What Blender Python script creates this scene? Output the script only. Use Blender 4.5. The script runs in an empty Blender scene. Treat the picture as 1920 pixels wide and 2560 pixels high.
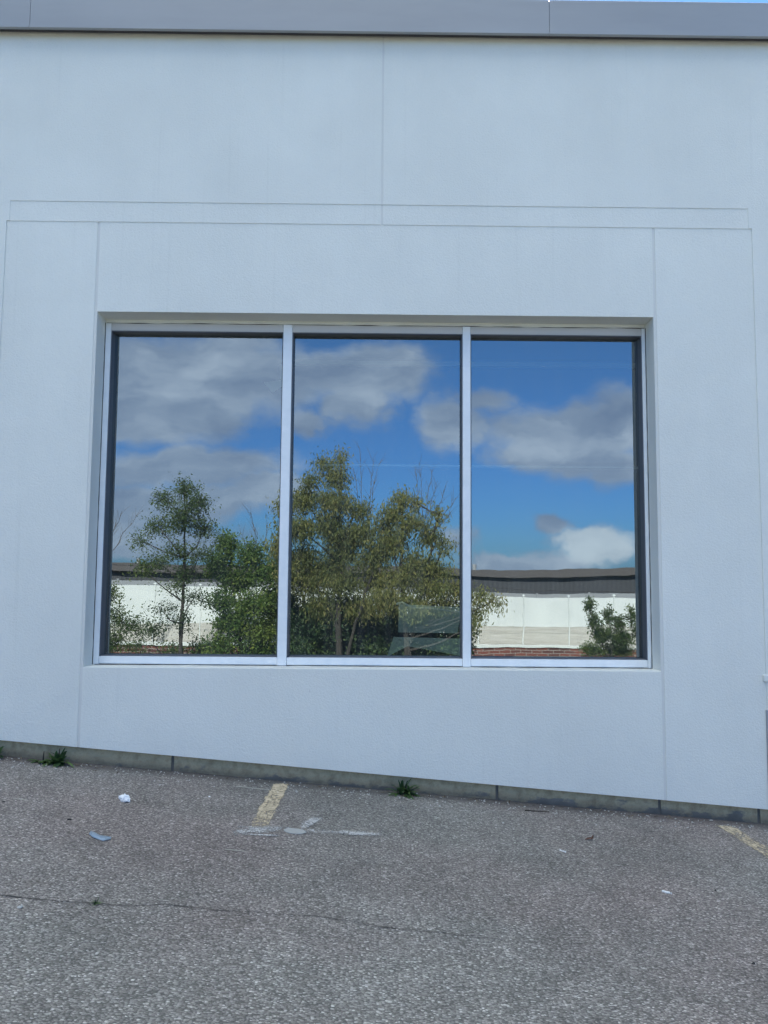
import bpy, bmesh, math, random
import numpy as np
from mathutils import Vector, Matrix, noise as mnoise
PI = math.pi; R = math.radians
sc = bpy.context.scene; COL = sc.collection
ZC = 1.50                      # camera height; all "relative" heights below are z - ZC

# ---------------------------------------------------------------- camera
PITCH, ROLL, YAW, F = R(4.694), R(-0.4716), R(-0.3555), 1910.0
cp, sp = math.cos(PITCH), math.sin(PITCH)
f0 = Vector((0, cp, sp)); u0 = Vector((0, -sp, cp)); x0 = Vector((1, 0, 0))
xx = x0*math.cos(ROLL) - u0*math.sin(ROLL); uu = x0*math.sin(ROLL) + u0*math.cos(ROLL)
Z3 = Matrix.Rotation(YAW, 3, 'Z')
CX, CU, CF = Z3 @ xx, Z3 @ uu, Z3 @ f0
CAM = Vector((0, 0, ZC))
cd = bpy.data.cameras.new('camera'); co = bpy.data.objects.new('camera', cd); COL.objects.link(co)
cd.sensor_fit = 'VERTICAL'; cd.sensor_height = 36; cd.lens = F/2560*36
cd.clip_start = .05; cd.clip_end = 3000
m = Matrix((CX, CU, -CF)).transposed().to_4x4(); m.translation = CAM
co.matrix_world = m; sc.camera = co

# ---------------------------------------------------------------- sky, clouds, sun
SUN_EL, SUN_AZ = R(38.0), R(-11.8)          # azimuth from +Y towards +X
SKY, SUN, EXPO = 0.11, 4.4, 1.73
sc.view_settings.view_transform = 'Standard'; sc.view_settings.look = 'None'
sc.view_settings.exposure = EXPO; sc.view_settings.gamma = 1
W = bpy.data.worlds.new('World'); sc.world = W; W.use_nodes = True
nt = W.node_tree; nt.nodes.clear()
def N(t, typ, **kw):
    n = t.nodes.new(typ)
    for k, v in kw.items():
        if k.startswith('i_'): n.inputs[k[2:].replace('_', ' ')].default_value = v
        else: setattr(n, k, v)
    return n
def L(t, a, b): t.links.new(a, b)
def M2(t, op, a, b=None, c=None, clamp=False):
    n = t.nodes.new('ShaderNodeMath'); n.operation = op; n.use_clamp = clamp
    for i, v in enumerate((a, b, c)):
        if v is None: continue
        if isinstance(v, (int, float)): n.inputs[i].default_value = v
        else: t.links.new(v, n.inputs[i])
    return n.outputs[0]
def VM(t, op, a, b=None):
    n = t.nodes.new('ShaderNodeVectorMath'); n.operation = op
    for i, v in enumerate((a, b)):
        if v is None: continue
        if isinstance(v, (tuple, list)): n.inputs[i].default_value = v
        else: t.links.new(v, n.inputs[i])
    return n
def RAMP(t, fac, stops):
    n = t.nodes.new('ShaderNodeValToRGB'); e = n.color_ramp.elements
    while len(e) < len(stops): e.new(.5)
    for i, (p, c) in enumerate(stops):
        e[i].position = p; e[i].color = c if len(c) == 4 else (*c, 1)
    if fac is not None: t.links.new(fac, n.inputs[0])
    return n.outputs[0]
def MIXC(t, fac, a, b, mode='MIX'):
    n = t.nodes.new('ShaderNodeMix'); n.data_type = 'RGBA'; n.blend_type = mode
    for s, v in ((0, fac), (6, a), (7, b)):
        if isinstance(v, (int, float)): n.inputs[s].default_value = v
        elif isinstance(v, (tuple, list)): n.inputs[s].default_value = (*v[:3], 1)
        else: t.links.new(v, n.inputs[s])
    return n.outputs[2]

D = 5.762; TILT = R(.26)                     # the glass: its plane and its slight lean
GP = Vector((0, D, ZC+.6)); GN = Vector((0, -math.cos(TILT), -math.sin(TILT)))
def ray(u, v):                               # u, v on a 1659 x 2212 view of the photo
    k = 1920/1659
    return (CF*F + CX*(u*k-960) - CU*(v*k-1280)).normalized()
def refl(u, v):
    d = ray(u, v); t = (GP-CAM).dot(GN)/d.dot(GN); h = CAM + d*t
    return h, d - GN*2*d.dot(GN)
def RP(u, v, y):                             # where the thing reflected at (u, v) really stands, at depth y
    h, r = refl(u, v); return h + r*((y-h.y)/r.y)
def RS(y): return (D + (D-y))/1650           # metres per picture unit there
def at(u, v, y):
    d = ray(u, v); return CAM + d*(y/d.y)

tc = N(nt, 'ShaderNodeTexCoord'); nrm = VM(nt, 'NORMALIZE', tc.outputs['Generated'])
sky = N(nt, 'ShaderNodeTexSky', sky_type='NISHITA', sun_disc=False, sun_elevation=SUN_EL, sun_rotation=SUN_AZ,
        altitude=200, air_density=1.0, dust_density=.4, ozone_density=2.0)
sep = N(nt, 'ShaderNodeSeparateXYZ'); L(nt, nrm.outputs[0], sep.inputs[0])
ay = M2(nt, 'MAXIMUM', M2(nt, 'ABSOLUTE', sep.outputs[1]), .02)
px = M2(nt, 'DIVIDE', sep.outputs[0], ay); pz = M2(nt, 'DIVIDE', sep.outputs[2], ay)
cmb = N(nt, 'ShaderNodeCombineXYZ'); L(nt, px, cmb.inputs[0]); L(nt, pz, cmb.inputs[2])
warp = N(nt, 'ShaderNodeTexNoise', i_Scale=5.0, i_Detail=9.0, i_Roughness=.66); L(nt, cmb.outputs[0], warp.inputs['Vector'])
wv = VM(nt, 'SUBTRACT', warp.outputs['Color'], (.5, .5, .5)); wv = VM(nt, 'MULTIPLY', wv.outputs[0], (.20, 0, .09))
wp = VM(nt, 'ADD', cmb.outputs[0], wv.outputs[0])
CL = [(420,815,330,120,1.0),(330,880,260,85,1.0),(620,790,140,60,.9),(790,800,165,75,1.0),(770,870,90,60,.9),(665,905,75,42,1.0),(390,1015,240,58,1.0),(330,1090,300,45,.95),
      (300,1165,240,42,.9),(560,1070,110,60,.9),(985,905,75,62,.72),(1045,865,60,26,.6),(1240,950,200,85,1.0),(1340,925,130,85,1.0),(1340,1010,110,50,1.0),(1130,975,90,50,.9),
      (1215,1128,42,21,.85),(1325,1180,105,48,1.1),(1095,1218,100,20,.9),(1250,1215,120,22,.55),(970,1165,60,30,.5),
      (-150,900,420,130,1.0),(-120,1120,420,60,1.0),(1700,800,260,120,1.0),(1750,1120,260,70,1.0),(700,300,500,160,.9),(1500,420,330,120,.9)]
dens = None; white = None
for (u, v, ru, rv, s) in CL:
    _, r = refl(u, v); c = (r.x/abs(r.y), 0, r.z/abs(r.y))
    q = VM(nt, 'SUBTRACT', wp.outputs[0], c); q = VM(nt, 'MULTIPLY', q.outputs[0], (1650/ru, 0, 1650/rv))
    ln = VM(nt, 'LENGTH', q.outputs[0]).outputs['Value']
    b = M2(nt, 'MULTIPLY_ADD', ln, -s, s)
    if (u, v) == (1325, 1180): white = b
    dens = b if dens is None else M2(nt, 'MAXIMUM', dens, b)
n1 = N(nt, 'ShaderNodeTexNoise', i_Scale=8.0, i_Detail=10.0, i_Roughness=.60)
st = VM(nt, 'MULTIPLY', cmb.outputs[0], (1, 1, 1.7)); L(nt, st.outputs[0], n1.inputs['Vector'])
dd = M2(nt, 'MULTIPLY_ADD', n1.outputs[0], 1.5, -.54); dd = M2(nt, 'ADD', dens, dd)
cl = N(nt, 'ShaderNodeMapRange', interpolation_type='SMOOTHSTEP'); cl.inputs[1].default_value = -.05; cl.inputs[2].default_value = .60
L(nt, dd, cl.inputs[0])
# high clouds out of view, added as fill light for the wall
n2 = N(nt, 'ShaderNodeTexNoise', i_Scale=2.2, i_Detail=7.0, i_Roughness=.6); L(nt, nrm.outputs[0], n2.inputs['Vector'])
g2 = N(nt, 'ShaderNodeMapRange', interpolation_type='SMOOTHSTEP'); g2.inputs[1].default_value = .42; g2.inputs[2].default_value = .62; L(nt, n2.outputs[0], g2.inputs[0])
far = N(nt, 'ShaderNodeMapRange'); far.inputs[1].default_value = .63; far.inputs[2].default_value = .80; L(nt, sep.outputs[2], far.inputs[0])
gen = M2(nt, 'MULTIPLY', g2.outputs[0], far.outputs[0])
cov = M2(nt, 'MULTIPLY', M2(nt, 'MAXIMUM', cl.outputs[0], gen), .93)
# cloud brightness: sunlit top edges, greyer middles
n3 = N(nt, 'ShaderNodeTexNoise', i_Scale=6.0, i_Detail=6.0, i_Roughness=.55)
st3 = VM(nt, 'MULTIPLY', wp.outputs[0], (1, 1, 2.6)); L(nt, st3.outputs[0], n3.inputs['Vector'])
CB = .44
ccol = RAMP(nt, n3.outputs[0], [(.36, (.46*CB, .60*CB, .88*CB)), (.5, (.64*CB, .79*CB, 1.06*CB)), (.66, (1.0*CB, 1.15*CB, 1.40*CB))])
skm = VM(nt, 'MULTIPLY', sky.outputs[0], (SKY*.34, SKY*.545, SKY*.73))
wm = N(nt, 'ShaderNodeMapRange', interpolation_type='SMOOTHSTEP'); wm.inputs[1].default_value = -.3; wm.inputs[2].default_value = .3; L(nt, M2(nt, 'MULTIPLY_ADD', n1.outputs[0], .8, M2(nt, 'SUBTRACT', white, .4)), wm.inputs[0])
ccol = MIXC(nt, M2(nt, 'MULTIPLY', wm.outputs[0], .36), ccol, (.92, .98, 1.0))
hz = N(nt, 'ShaderNodeMapRange', interpolation_type='SMOOTHSTEP'); hz.inputs[1].default_value = .45; hz.inputs[2].default_value = .0; L(nt, sep.outputs[2], hz.inputs[0])
skt = MIXC(nt, hz.outputs[0], skm.outputs[0], MIXC(nt, 1., skm.outputs[0], (.50, .66, .95), 'MULTIPLY'))
gcol = (1.48, 1.50, 1.34)                   # unseen overhead cloud, brightness and tint set to light the wall
mix0 = MIXC(nt, M2(nt, 'MULTIPLY', gen, .9), skt, gcol)
mix = MIXC(nt, M2(nt, 'MULTIPLY', cl.outputs[0], .93), mix0, ccol)
bg = N(nt, 'ShaderNodeBackground'); L(nt, mix, bg.inputs[0]); bg.inputs[1].default_value = 1.0
wo = N(nt, 'ShaderNodeOutputWorld'); L(nt, bg.outputs[0], wo.inputs[0])

sd = bpy.data.lights.new('sun', 'SUN'); sd.energy = SUN; sd.angle = R(.53); sd.color = (1, .95, .87)
so = bpy.data.objects.new('sun', sd); COL.objects.link(so)
tosun = Vector((math.sin(SUN_AZ)*math.cos(SUN_EL), math.cos(SUN_AZ)*math.cos(SUN_EL), math.sin(SUN_EL)))
so.rotation_euler = tosun.to_track_quat('Z', 'Y').to_euler(); so.location = (0, 20, 20)
try:
    sc.cycles.max_bounces = 8; sc.cycles.transparent_max_bounces = 12
except Exception: pass

# ---------------------------------------------------------------- helpers
rnd = random.Random(7)
def tag(o, label=None, cat=None, group=None, kind=None):
    if label: o['label'] = label
    if cat: o['category'] = cat
    if group: o['group'] = group
    if kind: o['kind'] = kind
    return o
def empty(name, loc, rz=0):
    o = bpy.data.objects.new(name, None); COL.objects.link(o); o.location = loc; o.rotation_euler.z = rz
    o.empty_display_size = .1; return o
def wloc(p):
    v = Vector((0, 0, 0))
    while p is not None: v += Vector(p.location); p = p.parent
    return v
class MB:
    def __init__(s): s.v = []; s.f = []; s.t = []
    def add(s, vs, fs, tone=.5):
        b = len(s.v); s.v += [tuple(x) for x in vs]; s.f += [tuple(b+i for i in f) for f in fs]; s.t += [tone]*len(fs); return s
    def box(s, a, b):
        (x0, y0, z0), (x1, y1, z1) = a, b
        vs = [(x0,y0,z0),(x1,y0,z0),(x1,y1,z0),(x0,y1,z0),(x0,y0,z1),(x1,y0,z1),(x1,y1,z1),(x0,y1,z1)]
        return s.add(vs, [(0,3,2,1),(4,5,6,7),(0,1,5,4),(1,2,6,5),(2,3,7,6),(3,0,4,7)])
    def prism(s, pts_lo, pts_hi):            # two matching polygon loops
        n = len(pts_lo); vs = list(pts_lo)+list(pts_hi)
        return s.add(vs, [tuple(range(n-1, -1, -1)), tuple(range(n, 2*n))]+[(i, (i+1) % n, n+(i+1) % n, n+i) for i in range(n)])
    def tube(s, pts, rads, seg=6, tone=.5):
        pts = [Vector(p) for p in pts]; vs = []; fs = []
        for i, p in enumerate(pts):
            d = (pts[min(i+1, len(pts)-1)]-pts[max(i-1, 0)]); d = d.normalized() if d.length > 1e-9 else Vector((0, 0, 1))
            a = d.orthogonal().normalized(); b = d.cross(a)
            vs += [p+(a*math.cos(2*PI*k/seg)+b*math.sin(2*PI*k/seg))*rads[i] for k in range(seg)]
        for i in range(len(pts)-1):
            fs += [(i*seg+k, i*seg+(k+1) % seg, (i+1)*seg+(k+1) % seg, (i+1)*seg+k) for k in range(seg)]
        fs += [tuple(range(seg-1, -1, -1)), tuple((len(pts)-1)*seg+k for k in range(seg))]
        return s.add(vs, fs, tone)
    def build(s, name, mat, parent=None, bevel=0, smooth=False, tones=False):
        me = bpy.data.meshes.new(name); w = wloc(parent) if parent else Vector((0, 0, 0))
        if not parent and s.v:
            w = Vector((sum(p[0] for p in s.v)/len(s.v), sum(p[1] for p in s.v)/len(s.v), min(p[2] for p in s.v)))
        me.from_pydata([(p[0]-w.x, p[1]-w.y, p[2]-w.z) for p in s.v], [], s.f)
        me.materials.append(mat)
        if tones:
            a = me.attributes.new('tone', 'FLOAT', 'FACE'); a.data.foreach_set('value', s.t)
        if smooth: me.polygons.foreach_set('use_smooth', [True]*len(me.polygons))
        me.update()
        o = bpy.data.objects.new(name, me); COL.objects.link(o)
        if parent: o.parent = parent
        else: o.location = w
        if bevel:
            b = o.modifiers.new('bevel', 'BEVEL'); b.width = bevel; b.segments = 2; b.limit_method = 'ANGLE'; b.angle_limit = R(40)
        return o

def mat(name, base, rough=.8, metal=0, fn=None, spec=None):
    m = bpy.data.materials.new(name); m.use_nodes = True; t = m.node_tree
    p = t.nodes['Principled BSDF']; p.inputs['Base Color'].default_value = (*base, 1)
    p.inputs['Roughness'].default_value = rough; p.inputs['Metallic'].default_value = metal
    if spec is not None: p.inputs['Specular IOR Level'].default_value = spec
    if fn: fn(t, p)
    return m
def wpos(t): return N(t, 'ShaderNodeNewGeometry').outputs['Position']
def noi(t, vec, scale, detail=4., rough=.55):
    n = N(t, 'ShaderNodeTexNoise', i_Scale=float(scale), i_Detail=float(detail), i_Roughness=float(rough)); L(t, vec, n.inputs['Vector']); return n.outputs[0]
def bump(t, p, h, strength, dist, prev=None):
    b = N(t, 'ShaderNodeBump'); b.inputs['Strength'].default_value = strength; b.inputs['Distance'].default_value = dist
    L(t, h, b.inputs['Height'])
    if prev is not None: L(t, prev, b.inputs['Normal'])
    L(t, b.outputs[0], p.inputs['Normal']); return b.outputs[0]

def f_stucco(col):
    def fn(t, p):
        P = wpos(t)
        a = noi(t, P, 1.1, 5); s = VM(t, 'MULTIPLY', P, (9, 9, .55)).outputs[0]; b = noi(t, s, 1.0, 5, .6)
        c = noi(t, P, 60, 3, .7)
        k = M2(t, 'MULTIPLY_ADD', a, .20, .85); k = M2(t, 'MULTIPLY_ADD', b, .035, M2(t, 'SUBTRACT', k, .017)); k = M2(t, 'MULTIPLY_ADD', c, .07, M2(t, 'SUBTRACT', k, .0))
        # sparse stain streaks and specks
        sp_ = noi(t, P, 26, 2, .5); spk = M2(t, 'GREATER_THAN', sp_, .79)
        k = M2(t, 'MULTIPLY', k, M2(t, 'MULTIPLY_ADD', spk, -.12, 1))
        st_ = noi(t, VM(t, 'MULTIPLY', P, (22, 22, .35)).outputs[0], 1, 3); stm = N(t, 'ShaderNodeMapRange'); stm.inputs[1].default_value = .62; stm.inputs[2].default_value = .8; L(t, st_, stm.inputs[0])
        k = M2(t, 'MULTIPLY', k, M2(t, 'MULTIPLY_ADD', stm.outputs[0], -.055, 1))
        v = VM(t, 'SCALE', col); v.inputs[0].default_value = col; L(t, k, v.inputs['Scale'])
        L(t, v.outputs[0], p.inputs['Base Color'])
        nb = bump(t, p, noi(t, P, 80, 3, .75), .9, .0045)
        bump(t, p, noi(t, P, 3.0, 3), .25, .012, nb)
    return fn
M_STUC = mat('stucco', (.74, .74, .72), .92, fn=f_stucco((.775, .78, .725)))
M_JOINT = mat('joint_sealant', (.69, .69, .655), .8)
def f_metal(t, p):
    P = wpos(t); a = noi(t, VM(t, 'MULTIPLY', P, (.8, .8, 4)).outputs[0], 1, 4)
    L(t, RAMP(t, a, [(.3, (.33, .335, .34)), (.7, (.375, .38, .385))]), p.inputs['Base Color'])
    bump(t, p, noi(t, P, 1.6, 2), .3, .01)
M_FASC = mat('coping_metal', (.33, .34, .35), .42, .15, f_metal)
def f_alu(t, p):
    P = wpos(t); a = noi(t, P, 14, 4, .6)
    L(t, RAMP(t, a, [(.3, (.80, .83, .84)), (.7, (.87, .89, .90))]), p.inputs['Base Color'])
M_ALU = mat('painted_aluminium', (.72, .74, .75), .38, 0, f_alu)
M_GASK = mat('gasket', (.10, .11, .13), .5)
M_DARK = mat('sealant', (.06, .055, .055), .8)
def f_caulk(t, p):
    L(t, RAMP(t, noi(t, wpos(t), 30, 3), [(.35, (.45, .44, .43)), (.6, (.7, .7, .69))]), p.inputs['Base Color'])
M_MORT = mat('mortar', (.13, .125, .115), .95)
M_CAULK = mat('caulk', (.6, .6, .6), .8, 0, f_caulk)
def f_found(t, p):
    P = wpos(t)
    big = noi(t, VM(t, 'MULTIPLY', P, (1.3, 1, 2.6)).outputs[0], 4.2, 6, .62)
    base = RAMP(t, noi(t, P, 9, 5), [(.3, (.15, .145, .13)), (.7, (.24, .23, .21))])
    peel = RAMP(t, noi(t, P, 14, 5, .65), [(.3, (.30, .24, .15)), (.55, (.50, .43, .28)), (.75, (.34, .25, .16))])
    # peeling paint survives higher up, smeared tar lower down
    sx = N(t, 'ShaderNodeSeparateXYZ'); L(t, P, sx.inputs[0])
    hgt = M2(t, 'ADD', M2(t, 'SUBTRACT', sx.outputs[2], ZC-1.514), M2(t, 'MULTIPLY', sx.outputs[0], .0805))
    e = M2(t, 'MULTIPLY_ADD', hgt, 2.6, M2(t, 'MULTIPLY_ADD', sx.outputs[0], -.035, M2(t, 'SUBTRACT', big, .47)))
    mk = N(t, 'ShaderNodeMapRange'); mk.inputs[1].default_value = .0; mk.inputs[2].default_value = .08; L(t, e, mk.inputs[0])
    c = MIXC(t, mk.outputs[0], base, peel)
    dirt = N(t, 'ShaderNodeMapRange'); dirt.inputs[1].default_value = .05; dirt.inputs[2].default_value = .0; L(t, M2(t, 'MULTIPLY_ADD', big, -.05, M2(t, 'ADD', hgt, .012)), dirt.inputs[0])
    c = MIXC(t, M2(t, 'MULTIPLY', dirt.outputs[0], .6), c, (.06, .06, .06))
    L(t, c, p.inputs['Base Color']); bump(t, p, noi(t, P, 40, 5, .7), .6, .006)
M_FOUND = mat('foundation', (.3, .3, .3), .95, 0, f_found)
def f_asph(t, p):
    P = wpos(t)
    vo = N(t, 'ShaderNodeTexVoronoi', i_Scale=125.0); vo.inputs['Randomness'].default_value = 1
    wq = VM(t, 'ADD', P, VM(t, 'SCALE', N(t, 'ShaderNodeTexNoise', i_Scale=120.0).outputs['Color']).outputs[0]); L(t, VM(t, 'MULTIPLY', P, (.8, 1.15, 1)).outputs[0], vo.inputs['Vector'])
    ss = N(t, 'ShaderNodeSeparateColor'); L(t, vo.outputs['Color'], ss.inputs[0])
    grain = RAMP(t, ss.outputs[0], [(0, (.145, .140, .130)), (.35, (.215, .206, .19)), (.7, (.29, .278, .258)), (.90, (.375, .36, .335)), (.975, (.52, .50, .47)), (1, (.66, .64, .61))])
    bind = M2(t, 'GREATER_THAN', vo.outputs['Distance'], .62)      # dark binder between the stones
    c = MIXC(t, M2(t, 'MULTIPLY', bind, .7), grain, (.085, .08, .078))
    # sparse large pale chips
    v2 = N(t, 'ShaderNodeTexVoronoi', i_Scale=34.0); L(t, VM(t, 'MULTIPLY', P, (.7, 1.2, 1)).outputs[0], v2.inputs['Vector'])
    s2 = N(t, 'ShaderNodeSeparateColor'); L(t, v2.outputs['Color'], s2.inputs[0])
    big = M2(t, 'MULTIPLY', M2(t, 'GREATER_THAN', s2.outputs[1], .80), M2(t, 'LESS_THAN', v2.outputs['Distance'], M2(t, 'MULTIPLY_ADD', s2.outputs[2], .22, .08)))
    dens = noi(t, P, 1.7, 3); big = M2(t, 'MULTIPLY', big, M2(t, 'MULTIPLY_ADD', dens, 1.6, -.15, True))
    c = MIXC(t, M2(t, 'MULTIPLY', big, .85), c, (.56, .55, .51))
    lo = noi(t, P, .55, 5, .6); mid = noi(t, P, 4.5, 5, .6)
    k = M2(t, 'MULTIPLY_ADD', lo, .8, .60); k = M2(t, 'MULTIPLY', k, M2(t, 'MULTIPLY_ADD', mid, .6, .72))
    sx = N(t, 'ShaderNodeSeparateXYZ'); L(t, P, sx.inputs[0])
    # smoother dark seal strip along the foundation
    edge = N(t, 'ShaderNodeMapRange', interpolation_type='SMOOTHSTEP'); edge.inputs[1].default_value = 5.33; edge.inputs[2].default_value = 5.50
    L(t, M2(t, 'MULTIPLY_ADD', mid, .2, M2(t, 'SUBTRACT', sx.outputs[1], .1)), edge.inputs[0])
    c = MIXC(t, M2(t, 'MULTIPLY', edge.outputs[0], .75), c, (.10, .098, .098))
    vv = VM(t, 'SCALE', c); L(t, c, vv.inputs[0]); L(t, k, vv.inputs['Scale'])
    oil = N(t, 'ShaderNodeMapRange', interpolation_type='SMOOTHSTEP'); oil.inputs[1].default_value = .60; oil.inputs[2].default_value = .74; L(t, noi(t, VM(t, 'MULTIPLY', P, (1, 1.6, 1)).outputs[0], 1.3, 5, .55), oil.inputs[0])
    k = M2(t, 'MULTIPLY', k, M2(t, 'MULTIPLY_ADD', oil.outputs[0], -.30, 1))
    L(t, k, vv.inputs['Scale'])
    pur = N(t, 'ShaderNodeMapRange'); pur.inputs[1].default_value = .42; pur.inputs[2].default_value = .62; L(t, noi(t, VM(t, 'ADD', P, (3, 7, 0)).outputs[0], .5, 3), pur.inputs[0])
    c = MIXC(t, pur.outputs[0], MIXC(t, 1., vv.outputs[0], (.985, .985, .965), 'MULTIPLY'), MIXC(t, 1., vv.outputs[0], (1.07, .975, .965), 'MULTIPLY'))
    L(t, c, p.inputs['Base Color'])
    h = M2(t, 'MULTIPLY_ADD', ss.outputs[1], .6, M2(t, 'MULTIPLY', vo.outputs['Distance'], -1.0))
    nb = bump(t, p, h, .9, .006); bump(t, p, noi(t, P, 14, 4), .5, .01, nb)
    p.inputs['Specular IOR Level'].default_value = .3
M_ASPH = mat('asphalt', (.18, .18, .18), .9, 0, f_asph)
def f_paint(col, thr, soft=.06, sc_=55.):
    def fn(t, p):
        P = wpos(t)
        a = noi(t, VM(t, 'MULTIPLY', P, (1, .5, 1)).outputs[0], sc_, 4, .7); b = noi(t, P, 7, 4, .6)
        at_ = N(t, 'ShaderNodeAttribute', attribute_name='tone')
        e = M2(t, 'ADD', M2(t, 'MULTIPLY_ADD', b, .55, a), at_.outputs['Fac'])
        mr = N(t, 'ShaderNodeMapRange'); mr.inputs[1].default_value = thr; mr.inputs[2].default_value = thr+soft; L(t, e, mr.inputs[0])
        L(t, mr.outputs[0], p.inputs['Alpha'])
        c = RAMP(t, noi(t, P, 22, 4, .65), [(.3, tuple(x*.62 for x in col)), (.6, col)]); L(t, c, p.inputs['Base Color'])
        bump(t, p, noi(t, P, 110, 2), .5, .003)
    return fn
M_YEL = mat('worn_yellow_paint', (.5, .38, .16), .85, 0, f_paint((.62, .52, .36), .88, .26))
M_SCUFF = mat('scuffed_white', (.45, .45, .45), .9, 0, f_paint((.52, .52, .51), .66, .24, 90.))
M_WHITE = mat('white_scrape', (.62, .64, .63), .7, 0, f_paint((.66, .69, .68), .92, .1, 30.))
M_CRACK = mat('crack_shadow', (.05, .047, .045), 1)
M_TISSUE = mat('tissue', (.88, .89, .9), .9)
M_BUTT = mat('white_paper', (.86, .86, .85), .8)
M_TANF = mat('tan_filter', (.5, .3, .13), .8)
M_BLACKST = mat('dark_stone', (.02, .02, .022), .7)
M_TWIG = mat('dark_twig', (.035, .028, .022), .9)
M_DRYLEAF = mat('dry_leaf', (.10, .045, .03), .8)
M_BLUEP = mat('blue_plastic', (.25, .33, .41), .35)
M_PALESTONE = mat('pale_stone', (.5, .5, .47), .85)
M_FLAKE = mat('dull_flake', (.36, .37, .36), .8)
M_HEAD = mat('shaded_head', (.56, .55, .53), .6)  # head rail: shade under the soffit put into the colour
M_STRAW = mat('straw', (.45, .43, .36), .85)

def f_leaf(cols, trans=.42):
    def fn(t, p):
        a = N(t, 'ShaderNodeAttribute', attribute_name='tone')
        c = RAMP(t, a.outputs['Fac'], cols); L(t, c, p.inputs['Base Color'])
        tr = N(t, 'ShaderNodeBsdfTranslucent'); L(t, c, tr.inputs[0])
        mx = N(t, 'ShaderNodeMixShader'); mx.inputs[0].default_value = trans
        o = t.nodes['Material Output']; L(t, p.outputs[0], mx.inputs[1]); L(t, tr.outputs[0], mx.inputs[2]); L(t, mx.outputs[0], o.inputs[0])
    return fn
M_LGREEN = mat('green_leaves', (.08, .13, .03), .55, 0, f_leaf([(0, (.035, .065, .025)), (.5, (.08, .13, .035)), (1, (.18, .22, .05))]))
M_LBUSH = mat('bright_bush_leaves', (.1, .15, .04), .55, 0, f_leaf([(0, (.045, .095, .03)), (.5, (.11, .19, .04)), (1, (.26, .32, .06))]))
M_LWIL = mat('olive_leaves', (.13, .13, .04), .55, 0, f_leaf([(0, (.06, .095, .04)), (.45, (.16, .185, .055)), (.8, (.28, .27, .08)), (1, (.38, .33, .12))]))
M_LDARK = mat('deep_green_leaves', (.03, .06, .03), .6, 0, f_leaf([(0, (.018, .04, .022)), (.6, (.045, .09, .03)), (1, (.12, .17, .04))], .2))
M_WEED = mat('weed_leaves', (.06, .12, .04), .5, 0, f_leaf([(0, (.035, .08, .035)), (1, (.12, .20, .06))], .25))
M_LITTER = mat('dry_litter', (.1, .08, .05), .9, 0, f_leaf([(0, (.05, .038, .028)), (.6, (.13, .10, .065)), (1, (.26, .23, .17))], .1))
def f_bark(t, p):
    L(t, RAMP(t, noi(t, VM(t, 'MULTIPLY', wpos(t), (1, 1, .25)).outputs[0], 30, 4), [(.3, (.03, .026, .02)), (.7, (.08, .07, .058))]), p.inputs['Base Color'])
M_BARK = mat('bark', (.09, .08, .07), .95, 0, f_bark)
M_TWIGS = mat('grey_twigs', (.10, .085, .075), .95)
def f_vinyl(t, p):
    L(t, RAMP(t, noi(t, wpos(t), .8, 4), [(.3, (.70, .72, .70)), (.7, (.80, .82, .79))]), p.inputs['Base Color'])
M_VINYL = mat('white_vinyl', (.8, .8, .8), .5, 0, f_vinyl)
def f_board(t, p):
    P = wpos(t); L(t, RAMP(t, noi(t, VM(t, 'MULTIPLY', P, (1, 1, 12)).outputs[0], 1.2, 4), [(.3, (.46, .43, .38)), (.7, (.60, .57, .52))]), p.inputs['Base Color'])
M_BOARD = mat('weathered_shaded_board', (.4, .36, .32), .85, 0, f_board)  # on the white fence's lower boards this beige stands in for shade
def f_brick(t, p):
    P = wpos(t); q = N(t, 'ShaderNodeSeparateXYZ'); L(t, P, q.inputs[0]); c = N(t, 'ShaderNodeCombineXYZ'); L(t, q.outputs[0], c.inputs[0]); L(t, q.outputs[2], c.inputs[1])
    b = N(t, 'ShaderNodeTexBrick', i_Scale=1.0); L(t, c.outputs[0], b.inputs[0])
    b.inputs['Color1'].default_value = (.22, .07, .05, 1); b.inputs['Color2'].default_value = (.10, .045, .04, 1); b.inputs['Mortar'].default_value = (.34, .31, .28, 1)
    b.inputs['Mortar Size'].default_value = .012; b.inputs['Brick Width'].default_value = .42; b.inputs['Row Height'].default_value = .13
    L(t, b.outputs[0], p.inputs['Base Color'])
M_BRICK = mat('red_brick', (.2, .08, .06), .9, 0, f_brick)
def f_rib(t, p):
    P = wpos(t); q = N(t, 'ShaderNodeSeparateXYZ'); L(t, P, q.inputs[0])
    w = M2(t, 'SINE', M2(t, 'MULTIPLY', q.outputs[0], 22.)); L(t, RAMP(t, M2(t, 'MULTIPLY_ADD', w, .5, .5), [(0, (.045, .046, .052)), (1, (.065, .067, .074))]), p.inputs['Base Color'])
M_RIB = mat('dark_ribbed_metal', (.06, .06, .07), .6, 0, f_rib)
M_ROOFBAND = mat('brown_roof_band', (.10, .088, .085), .7)
def f_grass(t, p):
    P = wpos(t); L(t, RAMP(t, noi(t, P, 3, 6, .7), [(.3, (.03, .05, .018)), (.5, (.07, .10, .03)), (.72, (.16, .14, .07))]), p.inputs['Base Color'])
    bump(t, p, noi(t, P, 30, 4), .8, .05)
M_GRASS = mat('rough_grass', (.07, .1, .03), .95, 0, f_grass)
M_IN = mat('interior_dark', (.045, .045, .05), .9)
M_INPALE = mat('interior_pale', (.75, .78, .75), .7)
def f_sheet(t, p):
    P = wpos(t); L(t, RAMP(t, noi(t, P, 5, 5), [(.3, (.34, .38, .33)), (.7, (.58, .62, .54))]), p.inputs['Base Color'])
M_SHEET = mat('pale_sheet', (.55, .58, .52), .6, 0, f_sheet)

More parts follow.
